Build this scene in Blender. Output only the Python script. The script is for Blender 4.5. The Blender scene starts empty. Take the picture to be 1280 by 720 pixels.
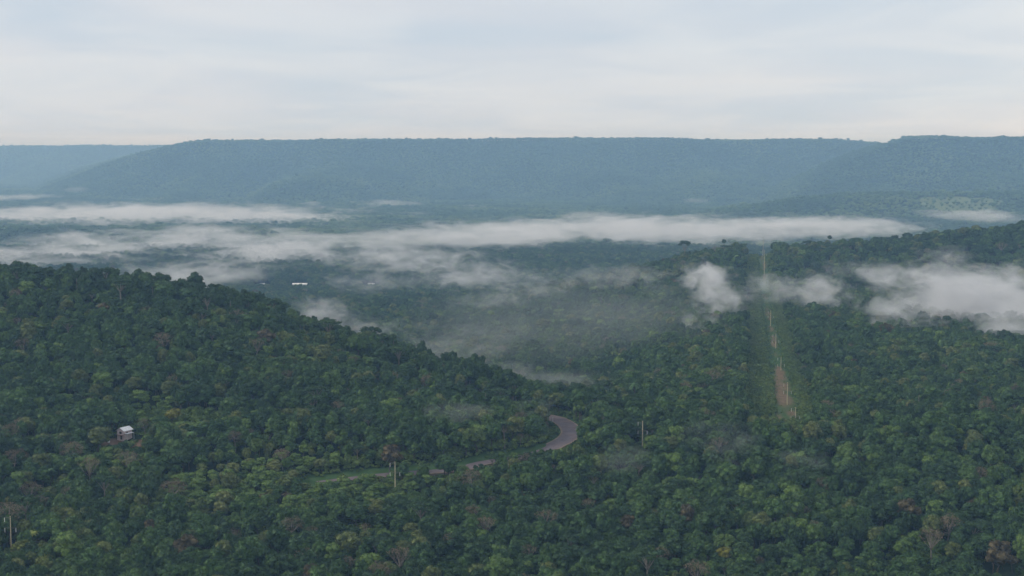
import bpy, bmesh, math, random
import numpy as np
from mathutils import Vector, Matrix

random.seed(7)
RNG = np.random.default_rng(7)
scene = bpy.context.scene
col = scene.collection
CZ = 250.0                      # height of the viewpoint above sea level, metres
F = 1758.0
PITCH = math.radians(5.523)
cp, sp = math.cos(PITCH), math.sin(PITCH)

# ------------------------------------------------------------------ terrain
def sstep(a, b, x):
    t = np.clip((x - a) / (b - a), 0, 1)
    return t * t * (3 - 2 * t)

def _hash(ix, iy, seed):
    n = (ix * 374761393 + iy * 668265263 + seed * 144269501) & 0xffffffff
    n = ((n ^ (n >> 13)) * 1274126177) & 0xffffffff
    return ((n ^ (n >> 16)) & 0xffff) / 65535.0

def vnoise(x, y, seed=0):
    x = np.asarray(x, float); y = np.asarray(y, float)
    ix = np.floor(x).astype(np.int64); iy = np.floor(y).astype(np.int64)
    fx = x - ix; fy = y - iy
    fx = fx * fx * (3 - 2 * fx); fy = fy * fy * (3 - 2 * fy)
    a = _hash(ix, iy, seed); b = _hash(ix + 1, iy, seed)
    c = _hash(ix, iy + 1, seed); d = _hash(ix + 1, iy + 1, seed)
    return (a * (1 - fx) + b * fx) * (1 - fy) + (c * (1 - fx) + d * fx) * fy - 0.5

def fbm(x, y, seed=0, octv=4):
    s = 0; a = 1.0
    for k in range(octv):
        s = s + a * vnoise(x * 2 ** k, y * 2 ** k, seed + k); a *= 0.5
    return s

def ground(X, Y):
    """height of the ground at world X, Y"""
    X = np.asarray(X, float); Y = np.asarray(Y, float)
    Yc = np.maximum(Y, 1.0)
    u = X / Yc
    px = 640 + F * u
    base = np.interp(Y, [-200, 300, 470, 560, 618, 660, 1000, 1300, 1500, 2000, 3000, 5000, 9000],
                        [-190, -168, -152, -143, -130, -129.5, -131, -137, -146, -176, -207, -222, -225])
    # left spur
    yc = np.interp(px, [-300, 0, 300, 540, 640, 700], [860, 820, 800, 768, 708, 690])
    pyc = np.interp(px, [-700, -300, 0, 60, 110, 150, 200, 240, 290, 330, 350, 400, 450, 500, 540, 600, 660, 760], [270, 318, 344, 348, 350, 354, 362, 366, 377, 388, 400, 417, 430, 446, 456, 470, 497, 540])
    cb_ = -(pyc - 360) / F
    hx = yc * (-sp + cb_ * cp) / (cp + cb_ * sp) - 9.5 - np.interp(yc, [618, 660, 1000], [-130, -129.5, -131])
    hx = np.maximum(hx, 0)
    front = sstep(yc - 215, yc, Y)
    back = 1 - sstep(yc + 20, yc + 210, Y)
    low = -np.interp(px, [420, 560, 640, 720, 800, 900], [32, 30, 27, 23, 14, 0]) * sstep(yc + 15, yc + 160, Y) * (1 - sstep(1800, 2600, Y))
    base = base + low
    spur = hx * front * back
    # right ridge
    hr = np.interp(X, [-45, -8, 45, 150, 269, 400, 500, 560, 700, 1200], [0, 6, 17, 28, 35, 41, 52, 60, 72, 95])
    hr = hr * (1 + 0.16 * vnoise(X / 60.0, Y * 0 + 3.3, 5))
    ridge = hr * np.exp(-((Y - 1530) / np.where(Y < 1530, 115., 190.)) ** 2)
    # mesa
    wob = 700 * fbm(X / 1700.0 + 3.1, Y * 0 + 0.7, 11, 4) + 260 * fbm(X / 420., Y / 1500., 17, 3)
    topz = 276 + np.interp(px, [-600, 0, 150, 400, 430, 640, 1040, 1090, 1130, 1180, 1215, 1400], [-14, -14, -10, 2, 5, 6, 3, -6, 2, 5, -1, 3]) + 8 * fbm(X / 400., Y / 900., 23, 4)
    gul = 70 * fbm(X / 300., Y / 900., 31, 4) + 190 * (np.abs(vnoise(X / 480., Y / 1600., 37)) - .22)
    def table(Ft, E, w, lat):
        t = np.clip((Y - Ft - w * .4) / (E - Ft + w * .35), 0, 1)
        return (topz * (0.55 * t ** 1.35 + 0.45 * t ** 3.2) + gul * t * (1 - t) * 4) * lat
    latm = 1 - (1 - np.clip((px - 40 - 14 * vnoise(Y / 400., X * 0, 61)) / 215., 0, 1)) ** 1.5
    latr = 1 - (1 - np.clip((px - 945 - 16 * vnoise(Y / 400., X * 0, 67)) / 190., 0, 1)) ** 1.35
    mesa = np.maximum(table(9600., 10900., wob * .5, 1.0), np.maximum(table(5950., 7500., wob, latm), table(4900., 6050., wob * .6, latr)))
    # low hill in front of the mesa on the right
    sub = np.interp(px, [700, 860, 900, 1000, 1100, 1200, 1400, 2200], [0, 4, 28, 62, 78, 84, 84, 80]) * np.exp(-((Y - 4550 - 200 * vnoise(X / 500, X * 0, 3)) / 360.) ** 2)
    lowh = np.interp(px, [-2000, 0, 250, 420, 640], [22, 22, 16, 5, 0]) * np.exp(-((Y - 3350) / 260.) ** 2)
    small = 1.6 * fbm(X / 70., Y / 70., 41, 3) * sstep(700, 1000, Y) + 2.0 * fbm(X / 45., Y / 45., 43, 2) * (1 - sstep(480, 560, Y))
    roll = 9 * fbm(X / 380., Y / 380., 51, 3) * sstep(1500, 2600, Y)
    return CZ + base + spur + ridge + mesa + sub + lowh + small + roll

def gz(x, y): return float(ground(np.array([x]), np.array([y]))[0])

def ray(px, py):
    a = (px - 640) / F; b = -(py - 360) / F
    return (a, cp + b * sp, -sp + b * cp)

def on_ground(px, py, y0=380.0, y1=9000.0):
    d = ray(px, py)
    Ys = np.exp(np.linspace(math.log(y0), math.log(y1), 6000))
    X = d[0] / d[1] * Ys; Z = CZ + d[2] / d[1] * Ys
    k = np.argmax(Z < ground(X, Ys))
    return float(X[k]), float(Ys[k])

def at(px, py, Y):
    d = ray(px, py)
    return (d[0] / d[1] * Y, Y, CZ + d[2] / d[1] * Y)

# ------------------------------------------------------------------ materials
def newmat(name):
    m = bpy.data.materials.new(name); m.use_nodes = True
    nt = m.node_tree; nt.nodes.clear()
    out = nt.nodes.new('ShaderNodeOutputMaterial')
    return m, nt, out

def N(nt, t, **kw):
    n = nt.nodes.new(t)
    for k, v in kw.items():
        if k.startswith('i_'): n.inputs[k[2:].replace('_', ' ')].default_value = v
        else: setattr(n, k, v)
    return n

def ramp(nt, stops, fac=None, mode='LINEAR'):
    r = nt.nodes.new('ShaderNodeValToRGB'); r.color_ramp.interpolation = mode
    e = r.color_ramp.elements
    while len(e) < len(stops): e.new(0.5)
    for el, (p, c) in zip(e, stops):
        el.position = p; el.color = (*c, 1)
    if fac is not None: nt.links.new(fac, r.inputs['Fac'])
    return r

def foliage(name, stops, patch=0.5, pscale=0.011):
    m, nt, out = newmat(name); L = nt.links.new
    oi = N(nt, 'ShaderNodeObjectInfo')
    sc = N(nt, 'ShaderNodeVectorMath', operation='SCALE'); sc.inputs['Scale'].default_value = pscale
    L(oi.outputs['Location'], sc.inputs[0])
    nz = N(nt, 'ShaderNodeTexNoise'); nz.inputs['Scale'].default_value = 1.0; nz.inputs['Detail'].default_value = 3
    L(sc.outputs[0], nz.inputs['Vector'])
    mr = N(nt, 'ShaderNodeMapRange'); mr.inputs['From Min'].default_value = 0.3; mr.inputs['From Max'].default_value = 0.7
    L(nz.outputs['Fac'], mr.inputs['Value'])
    mx = N(nt, 'ShaderNodeMix', data_type='FLOAT'); mx.inputs[0].default_value = patch
    L(oi.outputs['Random'], mx.inputs[2]); L(mr.outputs[0], mx.inputs[3])
    r = ramp(nt, stops, mx.outputs[0])
    # clump to clump variation within a crown
    tc = N(nt, 'ShaderNodeTexCoord')
    n2 = N(nt, 'ShaderNodeTexNoise'); n2.inputs['Scale'].default_value = 0.55; n2.inputs['Detail'].default_value = 4
    L(tc.outputs['Object'], n2.inputs['Vector'])
    m2 = N(nt, 'ShaderNodeMapRange'); m2.inputs['From Min'].default_value = 0.3; m2.inputs['From Max'].default_value = 0.7
    m2.inputs['To Min'].default_value = 0.55; m2.inputs['To Max'].default_value = 1.6
    L(n2.outputs['Fac'], m2.inputs['Value'])
    mul = N(nt, 'ShaderNodeVectorMath', operation='SCALE')
    L(r.outputs['Color'], mul.inputs[0]); L(m2.outputs[0], mul.inputs['Scale'])
    b = N(nt, 'ShaderNodeBsdfPrincipled'); b.inputs['Roughness'].default_value = 0.65
    b.inputs['Specular IOR Level'].default_value = 0.25
    L(mul.outputs[0], b.inputs['Base Color'])
    L(b.outputs[0], out.inputs['Surface'])
    return m

def plain(name, c, rough=0.8, noise=0.25, scale=3.0, metal=0.0):
    m, nt, out = newmat(name); L = nt.links.new
    tc = N(nt, 'ShaderNodeTexCoord')
    nz = N(nt, 'ShaderNodeTexNoise'); nz.inputs['Scale'].default_value = scale; nz.inputs['Detail'].default_value = 5
    L(tc.outputs['Object'], nz.inputs['Vector'])
    r = ramp(nt, [(0.3, tuple(v * (1 - noise) for v in c)), (0.7, tuple(min(1, v * (1 + noise)) for v in c))], nz.outputs['Fac'])
    b = N(nt, 'ShaderNodeBsdfPrincipled'); b.inputs['Roughness'].default_value = rough; b.inputs['Specular IOR Level'].default_value = .2 if rough > .8 else .5; b.inputs['Metallic'].default_value = metal
    L(r.outputs['Color'], b.inputs['Base Color']); L(b.outputs[0], out.inputs['Surface'])
    return m

G = 1.0
def c3(r, g, b): return (r * G * 1.38, g * G * 1.30, b * G * .84)
M = {}
M['green'] = foliage('forest_foliage', [(0.0, c3(.018, .042, .022)), (0.3, c3(.027, .060, .027)), (0.55, c3(.038, .078, .030)), (0.75, c3(.052, .095, .034)), (0.88, c3(.072, .098, .040)), (1.0, c3(.105, .13, .036))])
M['far'] = foliage('distant_foliage', [(0.0, c3(.014, .034, .020)), (0.35, c3(.026, .058, .027)), (0.6, c3(.045, .085, .032)), (1.0, c3(.085, .125, .045))], 0.75, 0.0030)
M['dark'] = foliage('dark_foliage', [(0.0, c3(.015, .036, .020)), (0.6, c3(.026, .056, .027)), (1.0, c3(.038, .072, .030))])
M['olive'] = foliage('olive_foliage', [(0.0, c3(.050, .072, .032)), (0.5, c3(.068, .090, .038)), (1.0, c3(.088, .105, .045))])
M['light'] = foliage('light_foliage', [(0.0, c3(.058, .105, .036)), (1.0, c3(.085, .138, .044))], 0.3)
M['yellow'] = foliage('yellow_foliage', [(0.0, c3(.10, .115, .030)), (1.0, c3(.14, .14, .036))], 0.3)
M['brown'] = foliage('brown_foliage', [(0.0, c3(.052, .047, .034)), (1.0, c3(.068, .055, .042))], 0.3)
M['grey'] = foliage('grey_twigs', [(0.0, c3(.095, .083, .078)), (1.0, c3(.135, .112, .11))], 0.3)
M['shrub'] = foliage('shrub_foliage', [(0.0, c3(.050, .090, .034)), (0.5, c3(.070, .118, .042)), (1.0, c3(.105, .150, .052))], 0.4)
M['bark'] = plain('pale_bark', (.20, .175, .14), 0.9, 0.35, 2.0)
M['darkbark'] = plain('dark_bark', (.09, .075, .06), 0.9, 0.35, 2.0)

# ------------------------------------------------------------------ tree meshes
def ico(sub):
    bm = bmesh.new(); bmesh.ops.create_icosphere(bm, subdivisions=sub, radius=1)
    v = np.array([q.co[:] for q in bm.verts]); f = [[q.index for q in t.verts] for t in bm.faces]; bm.free()
    return v, f
ICO = {1: ico(1), 2: ico(2)}

class MB:
    def __init__(s): s.v = []; s.f = []; s.m = []
    def add(s, v, f, mi=0):
        o = len(s.v); s.v += [tuple(map(float, p)) for p in v]; s.f += [tuple(i + o for i in q) for q in f]; s.m += [mi] * len(f)
    def tube(s, pts, rad, n=5, mi=0):
        V = []; Fc = []
        for i, p in enumerate(pts):
            p = Vector(p); a = Vector(pts[max(i - 1, 0)]); b = Vector(pts[min(i + 1, len(pts) - 1)])
            d = (b - a).normalized(); q = d.orthogonal().normalized(); w = d.cross(q)
            for k in range(n):
                t = 2 * math.pi * k / n
                V.append(p + (q * math.cos(t) + w * math.sin(t)) * rad[i])
        for i in range(len(pts) - 1):
            for k in range(n):
                Fc.append((i * n + k, i * n + (k + 1) % n, (i + 1) * n + (k + 1) % n, (i + 1) * n + k))
        Fc.append(tuple(range(n - 1, -1, -1))); Fc.append(tuple((len(pts) - 1) * n + k for k in range(n)))
        s.add(V, Fc, mi)
    def box(s, x0, x1, y0, y1, z0, z1, mi=0):
        v = [(x, y, z) for z in (z0, z1) for y in (y0, y1) for x in (x0, x1)]
        s.add(v, [(0, 2, 3, 1), (4, 5, 7, 6), (0, 1, 5, 4), (2, 6, 7, 3), (0, 4, 6, 2), (1, 3, 7, 5)], mi)
    def lobe(s, c, r, rng, leaves, leaf, core=1.0, sub=2):
        """a clump of leaves round a ragged core"""
        c = np.array(c); r = np.array(r)
        if core > 0:
            v, f = ICO[sub]
            k = core * (0.70 + 0.30 * rng.random(len(v)))
            s.add(c + v * r * k[:, None], f)
        for _ in range(leaves):
            d = rng.normal(size=3); d /= np.linalg.norm(d)
            if d[2] < -0.45: d[2] = -d[2]
            p = c + d * r * rng.uniform(0.78, 1.20)
            n = d + rng.normal(size=3) * 0.55; n /= np.linalg.norm(n)
            t = np.cross(n, rng.normal(size=3)); t /= np.linalg.norm(t); b = np.cross(n, t)
            L = leaf * rng.uniform(0.6, 1.35); W = L * rng.uniform(0.55, 0.9)
            bend = n * L * 0.25
            s.add([p - t * L * .5 - bend, p - b * W * .5, p + t * L * .5 - bend, p + b * W * .5], [(0, 1, 2), (0, 2, 3)])
    def mesh(s, name, mats):
        me = bpy.data.meshes.new(name); me.from_pydata(s.v, [], s.f)
        for m in mats: me.materials.append(m)
        if len(mats) > 1: me.polygons.foreach_set('material_index', s.m)
        me.update(); return me

def tree_parts(kind, seed, leaves=85, leaf=0.62):
    """returns (crown MB, trunk MB); the whole tree stands about 12 m tall on z = 0"""
    rng = np.random.default_rng(seed); C = MB(); T = MB()
    if kind in ('round', 'tall', 'bare_crown'):
        R = rng.uniform(3.7, 4.7) * (.86 if kind == 'tall' else 1); ch = rng.uniform(3.3, 4.1) if kind != 'tall' else rng.uniform(4.3, 5.2); cz = 12 - ch - 0.2
        n = int(rng.integers(11, 16)); ox, oy = rng.normal(size=2) * .4
        n += 5
        for i in range(n):
            a = i * 2.399 + rng.random(); u = 1 - 1.45 * (i + .5) / n        # from the top down past the widest ring
            k = math.sqrt(max(0, 1 - u * u)) * rng.uniform(.66, 1.2)
            rr = rng.uniform(.85, 1.95)
            c = (ox + math.cos(a) * R * k * .8, oy + math.sin(a) * R * k * .8, cz + (ch - rr * .5) * u * rng.uniform(.8, 1.12))
            dens = 1.0 if kind != 'bare_crown' else 0.0
            C.lobe(c, (rr, rr, rr * rng.uniform(.65, .85)), rng, leaves if dens else int(leaves * .8), leaf * (1 if dens else .5), dens)
            if i % 3 == 0: T.tube([(ox, oy, cz - ch * .8), (c[0] * .5, c[1] * .5, (c[2] + cz - ch) * .5), c], [.16, .11, .05])
        C_top = cz - ch * .8
        if kind != 'bare_crown': C.lobe((ox, oy, cz - .2), (R * .75, R * .75, ch * .75), rng, 10, leaf, .95)
        T.tube([(0, 0, -1), (.1, 0, 3), (ox, oy, C_top), (ox, oy, cz)], [.34, .26, .2, .12], 6)
    elif kind == 'umbrella':           # a tall emergent with pale limbs and a flat crown
        T.tube([(0, 0, -1), (.15, .1, 4.5), (0, .2, 7.2)], [.36, .27, .22], 6)
        for i in range(9):
            a = i * 2.399 + rng.random(); k = math.sqrt((i + .5) / 9); r = 5.0 * k
            c = (math.cos(a) * r, math.sin(a) * r, 11.6 + rng.uniform(-.6, .6) - k * .8)
            T.tube([(0, .2, 7.0), (c[0] * .45, c[1] * .45, 9.2), c], [.17, .11, .05])
            C.lobe(c, (rng.uniform(1.3, 2.0),) * 2 + (rng.uniform(.55, .9),), rng, leaves, leaf * .85, .85)
    elif kind == 'lollipop':           # a small round crown on a long thin stem
        T.tube([(0, 0, -1), (.1, .1, 5), (0, 0, 11)], [.24, .18, .12], 6)
        for i in range(7):
            a = i * 2.399; u = 1 - 1.7 * (i + .5) / 7; k = math.sqrt(1 - u * u)
            C.lobe((math.cos(a) * 1.1 * k, math.sin(a) * 1.1 * k, 11 + u * .9), (1.1, 1.1, .9), rng, 40, .5, .9, 1)
    elif kind == 'bare':               # leafless, with forking grey twigs
        T.tube([(0, 0, -1), (.1, .1, 3.5), (0, .2, 6)], [.3, .22, .17], 6)
        for i in range(12):
            a = i * 2.399 + rng.random(); k = math.sqrt((i + .5) / 12)
            e = np.array([math.cos(a) * 4.2 * k, math.sin(a) * 4.2 * k, 11.5 - 2.2 * k])
            mid = np.array([0, .2, 5.2]) * .45 + e * .55 + rng.normal(size=3) * .3
            T.tube([(0, .2, 5.0), tuple(mid), tuple(e)], [.13, .08, .03])
            for q in range(7):
                d = rng.normal(size=3); d[2] = abs(d[2]); d *= 1.3 / np.linalg.norm(d)
                s0 = mid + (e - mid) * rng.random()
                C.tube([tuple(s0), tuple(s0 + d * .5), tuple(s0 + d + [0, 0, .2])], [.05, .04, .02], 3)
            C.lobe(tuple(e), (1.1, 1.1, .8), rng, 14, .4, 0)
    elif kind == 'palm':
        T.tube([(0, 0, -1), (.2, 0, 5), (.1, .1, 10.2)], [.22, .17, .14], 6)
        for i in range(16):
            a = i * 2.399; lift = rng.uniform(-.2, 1.0); n = 6; Lf = rng.uniform(2.3, 3.0)
            side = np.array([-math.sin(a), math.cos(a), 0]); V = []; Fc = []
            for j in range(n + 1):
                t = j / n
                p = np.array([.1 + math.cos(a) * Lf * t, .1 + math.sin(a) * Lf * t, 10.2 + lift * t * 1.6 - 2.0 * t * t])
                w = .55 * math.sin(math.pi * (.12 + .86 * t))
                V += [tuple(p + side * w - (0, 0, .25 * w)), tuple(p), tuple(p - side * w - (0, 0, .25 * w))]
            for j in range(n):
                o = j * 3; Fc += [(o, o + 1, o + 4, o + 3), (o + 1, o + 2, o + 5, o + 4)]
            C.add(V, Fc)
    elif kind == 'shrub':              # about 2.6 m tall
        for i in range(5):
            a = i * 2.399; k = .9 * math.sqrt(i / 5)
            C.lobe((math.cos(a) * k * 1.1, math.sin(a) * k * 1.1, 1.2 + rng.uniform(-.3, .5)), (rng.uniform(.7, 1.1),) * 2 + (rng.uniform(.6, 1.0),), rng, 34, .55, .9, 1)
        T.tube([(0, 0, -.5), (0, 0, 1.3)], [.08, .05], 4)
    return C, T

# far stand: a light crown for trees seen from kilometres away
def far_crown(seed):
    rng = np.random.default_rng(seed); C = MB()
    for i in range(6):
        a = i * 2.399 + rng.random(); k = math.sqrt((i + .3) / 6); rr = rng.uniform(1.9, 2.8)
        C.lobe((math.cos(a) * 3.2 * k, math.sin(a) * 3.2 * k, 9.2 - 1.6 * k + rng.uniform(-.5, .9)), (rr, rr, rr * .75), rng, 9, 1.4, 1.0, 1)
    C.lobe((0, 0, 6.5), (3.6, 3.6, 3.6), rng, 0, 1, 1.0, 1)
    C.tube([(0, 0, -2), (0, 0, 7)], [.4, .2], 4)
    return C

# ------------------------------------------------------------------ helper: objects and tags
def link(name, me, parent=None):
    o = bpy.data.objects.new(name, me); col.objects.link(o)
    if parent is not None: o.parent = parent
    return o
def empty(name, loc, rz=0.0, s=1.0):
    o = bpy.data.objects.new(name, None); col.objects.link(o)
    o.location = loc; o.rotation_euler = (0, 0, rz); o.scale = (s, s, s) if not hasattr(s, '__len__') else s
    o.empty_display_size = .5
    return o
def tag(o, label, cat, group=None):
    o['label'] = label; o['category'] = cat
    if group: o['group'] = group
    return o

# ------------------------------------------------------------------ ground sheet
# things that need open ground: features are collected first
LINE0 = (130.0, 650.0); LINK = 0.163            # the power line clearing
def line_x(Y): return LINE0[0] + LINK * (Y - LINE0[1])

road_px = [(575, 587), (592, 582), (612, 577.5), (640, 573), (668, 567.5), (690, 560), (703, 553), (712, 546), (714, 539), (709, 532), (700, 526.5), (690, 523)]
road_pts = []
for p in road_px: road_pts.append(on_ground(*p))
# continue both ends behind the trees
road_pts = [(road_pts[0][0] - 60, road_pts[0][1] - 12), (road_pts[0][0] - 28, road_pts[0][1] - 4)] + road_pts
e = road_pts[-1]; road_pts += [(e[0] - 14, e[1] + 14), (e[0] - 34, e[1] + 30), (e[0] - 70, e[1] + 44)]
def catmull(P, n=8):
    P = [np.array(p) for p in P]; out = []
    for i in range(len(P) - 1):
        p0 = P[max(i - 1, 0)]; p1 = P[i]; p2 = P[i + 1]; p3 = P[min(i + 2, len(P) - 1)]
        for k in range(n):
            t = k / n
            out.append(.5 * (2 * p1 + (p2 - p0) * t + (2 * p0 - 5 * p1 + 4 * p2 - p3) * t * t + (3 * p1 - p0 - 3 * p2 + p3) * t ** 3))
    out.append(P[-1]); return np.array(out)
ROAD = catmull(road_pts)
for _ in range(6): ROAD[1:-1] = (ROAD[:-2] + 2 * ROAD[1:-1] + ROAD[2:]) / 4

HOUSE = on_ground(156, 549)
SOIL = [  # px, py, rx, ry metres: bare reddish earth
    (172, 557, 5.5, 6), (140, 553, 5, 5), (50, 628, 9, 8), (85, 545, 6, 5)]
FIELD = [ # px, py, rx, ry, kind (open grass)
    (120, 322, 70, 160), (238, 527, 17, 11), (195, 520, 10, 8), (415, 384, 25, 45), (420, 364, 35, 30), (1195, 256, 120, 150), (1235, 252, 50, 60), (500, 379, 30, 25)]
SOIL = [(*on_ground(a, b), c, d) for a, b, c, d in SOIL]
FIELD = [(*on_ground(a, b), c, d) for a, b, c, d in FIELD]

YOUNG = [(*on_ground(a, b), c, d) for a, b, c, d in [(240, 522, 40, 28), (100, 600, 40, 18), (220, 622, 42, 20), (340, 600, 30, 14), (450, 615, 24, 14), (560, 600, 20, 10), (660, 500, 14, 16), (330, 520, 24, 16), (60, 560, 22, 14), (800, 640, 24, 12), (1130, 690, 18, 10), (420, 640, 26, 10)]]
def ell(X, Y, L):
    best = np.full(np.shape(X), 9.0)
    for (x, y, rx, ry) in L: best = np.minimum(best, ((X - x) / rx) ** 2 + ((Y - y) / ry) ** 2)
    return best
def road_dist(X, Y):
    d = np.full(np.shape(X), 1e9)
    for p in ROAD[::2]: d = np.minimum(d, (X - p[0]) ** 2 + (Y - p[1]) ** 2)
    return np.sqrt(d)

nu = 620
us = np.linspace(-0.66, 0.66, nu)
Ys = np.concatenate([np.linspace(-60, 300, 25)[:-1], np.exp(np.linspace(math.log(300), math.log(13500), 1000))])
Wd = np.maximum(Ys, 420)
GX = us[None, :] * Wd[:, None]; GY = np.repeat(Ys[:, None], nu, 1)
GZ = ground(GX, GY)
verts = np.stack([GX, GY, GZ], -1).reshape(-1, 3)
nr = len(Ys)
idx = np.arange(nr * nu).reshape(nr, nu)
quads = np.stack([idx[:-1, :-1], idx[:-1, 1:], idx[1:, 1:], idx[1:, :-1]], -1).reshape(-1, 4)
me = bpy.data.meshes.new('ground')
me.vertices.add(len(verts)); me.vertices.foreach_set('co', verts.ravel())
me.loops.add(quads.size); me.loops.foreach_set('vertex_index', quads.ravel())
me.polygons.add(len(quads)); me.polygons.foreach_set('loop_start', np.arange(0, quads.size, 4))
me.polygons.foreach_set('use_smooth', np.ones(len(quads), bool))
me.update(calc_edges=True)
fx, fy = verts[:, 0], verts[:, 1]
dl = np.abs(fx - line_x(fy)) + 1.2 * vnoise(fx / 3, fy / 9, 3)
inl = (fy > 640) & (fy < 1750)
wd = np.interp(fy, [640, 668, 680, 790, 850, 2000], [0.1, .5, 6.2, 5.0, 2.6, 1.6])
soil = np.where(inl, 1 - sstep(wd * .4, wd * 1.15, dl), 0) * sstep(-.2, .3, vnoise(fx / 5, fy / 22, 71) + np.where(fy < 850, .26, .0)) * .85
soil = np.maximum(soil, 1 - sstep(.5, 1.0, ell(fx, fy, SOIL)))
grass = np.where(inl, 1 - sstep(13, 16, dl), 0)
grass = np.maximum(grass, 1 - sstep(.8, 1.0, ell(fx, fy, FIELD)))
rd = road_dist(fx, fy)
grass = np.maximum(grass, 1 - sstep(7.5, 9, rd))
dry = (1 - sstep(.8, 1.0, ell(fx, fy, FIELD))) * (fy > 3800)  # far right pasture; mask for the sunlight painted into its colour
for nme, arr in (('soil', soil), ('open_grass', grass), ('dry', dry)):
    a = me.attributes.new(nme, 'FLOAT', 'POINT'); a.data.foreach_set('value', arr.astype(np.float32))
m, nt, out = newmat('forest_floor'); L = nt.links.new
geo = N(nt, 'ShaderNodeNewGeometry')
n1 = N(nt, 'ShaderNodeTexNoise'); n1.inputs['Scale'].default_value = .35; n1.inputs['Detail'].default_value = 6; L(geo.outputs['Position'], n1.inputs['Vector'])
floor_c = ramp(nt, [(.3, (.012, .022, .012)), (.7, (.03, .045, .02))], n1.outputs['Fac'])
grass_c = ramp(nt, [(.3, (.040, .080, .028)), (.55, (.048, .088, .032)), (.75, (.065, .095, .04))], n1.outputs['Fac'])
soil_c = ramp(nt, [(.3, (.12, .078, .050)), (.7, (.20, .135, .09))], n1.outputs['Fac'])
sunlit_pasture_c = ramp(nt, [(.3, (.08, .12, .05)), (.7, (.20, .22, .10))], n1.outputs['Fac'])  # pasture green, paled to put the sunlit patch into the colour
cur = floor_c.outputs['Color']
for nme, cc in (('open_grass', grass_c), ('dry', sunlit_pasture_c), ('soil', soil_c)):
    at_ = N(nt, 'ShaderNodeAttribute', attribute_name=nme)
    mx = N(nt, 'ShaderNodeMix', data_type='RGBA'); L(at_.outputs['Fac'], mx.inputs[0]); L(cur, mx.inputs[6]); L(cc.outputs['Color'], mx.inputs[7]); cur = mx.outputs[2]
b = N(nt, 'ShaderNodeBsdfPrincipled'); b.inputs['Roughness'].default_value = 1.0; b.inputs['Specular IOR Level'].default_value = 0.0; L(cur, b.inputs['Base Color']); L(b.outputs[0], out.inputs['Surface'])
me.materials.append(m)
g = link('ground', me); g['kind'] = 'structure'

# ------------------------------------------------------------------ road
def ribbon(name, off0, off1, lift, mat, skirt=0.0):
    t = np.gradient(ROAD, axis=0); t /= np.linalg.norm(t, axis=1)[:, None]
    nrm = np.stack([-t[:, 1], t[:, 0]], 1)
    k = 5; V = []; Fc = []
    for i, p in enumerate(ROAD):
        cz = gz(*p)
        for j in range(k):
            o = off0 + (off1 - off0) * j / (k - 1); q = p + nrm[i] * o
            V.append((q[0], q[1], cz + lift))
    for i in range(len(ROAD) - 1):
        for j in range(k - 1):
            a = i * k + j; Fc.append((a, a + 1, a + k + 1, a + k))
    if skirt:
        nV = len(V)
        for i in range(len(ROAD)):
            a = V[i * k]; c = V[i * k + k - 1]
            V.append((a[0], a[1], a[2] - skirt)); V.append((c[0], c[1], c[2] - skirt))
        for i in range(len(ROAD) - 1):
            a = nV + 2 * i; Fc.append((i * k, (i + 1) * k, a + 2, a)); Fc.append((i * k + k - 1, a + 1, a + 3, (i + 1) * k + k - 1))
    mm = bpy.data.meshes.new(name); mm.from_pydata(V, [], Fc); mm.materials.append(mat); mm.update()
    o = link(name, mm); o['kind'] = 'structure'; return o
asph = plain('worn_asphalt', (.125, .10, .105), .85, .18, .4)
shoulder = plain('gravel_shoulder', (.20, .15, .11), .95, .25, .6)
ribbon('road_shoulder', -4.9, 4.9, .40, shoulder, 1.6)
ribbon('road', -4.0, 4.0, .46, asph)

# ------------------------------------------------------------------ power poles
pole_spec = []   # x, y, height, label
def pole_at(px, pytop, pybase, Y, label):
    x, y, _ = at(px, pybase, Y)
    top = at(px, pytop, Y)[2]
    pole_spec.append((x, y, gz(x, y), top - gz(x, y), label))
pole_at(494, 577, 613, 572, 'yellowish utility pole in the forest left of the road, its two arms facing us')
pole_at(803, 526, 561, 612, 'yellowish utility pole among trees between the road and the cleared strip')
pole_at(14, 645, 682, 505, 'utility pole at the lower left corner of the forest, nearest to us')
pole_at(994, 509, 535, 668, 'utility pole at the front end of the cleared strip, where the trees close in')
pole_at(984, 478, 507, 716, 'utility pole beside the widest bare soil of the cleared strip')
pole_at(976, 446, 466, 835, 'second utility pole behind the widest bare soil of the cleared strip')
pole_at(969.5, 417, 440, 935, 'utility pole halfway along the cleared strip, in front of the mist')
pole_at(963, 388, 412, 1065, 'utility pole in the cleared strip just below the mist')
pole_at(955.5, 312, 329, 1440, 'utility pole on the far slope of the cleared strip under the ridge crest')
pole_at(954, 296, 309, 1545, 'utility pole standing on the crest of the ridge against the mist')
M['concrete'] = plain('weathered_concrete', (.46, .40, .26), .8, .15, 2.0)
M['steel'] = plain('galvanised_steel', (.13, .12, .10), .6, .2, 4.0)
M['porcelain'] = plain('pale_porcelain', (.52, .52, .50), .4, .05, 4.0)
def mesh_of(fn, name, mats):
    mb = MB(); fn(mb); return mb.mesh(name, mats)
H0 = 14.0
def f_post(mb):
    mb.tube([(0, 0, -1.5), (0, 0, 7), (0, 0, H0)], [.24, .20, .15], 8)
def f_arm_lo(mb):
    mb.box(-2.1, 2.1, -.31, -.21, H0 - 4.42, H0 - 4.30); mb.tube([(-1.3, -.26, H0 - 4.4), (0, -.24, H0 - 5.3)], [.03, .03], 4); mb.tube([(1.3, -.26, H0 - 4.4), (0, -.24, H0 - 5.3)], [.03, .03], 4)
def f_arm_hi(mb):
    mb.box(-2.1, .25, -.31, -.21, H0 - .53, H0 - .41); mb.tube([(-1.3, -.26, H0 - .5), (0, -.24, H0 - 1.4)], [.03, .03], 4)
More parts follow.
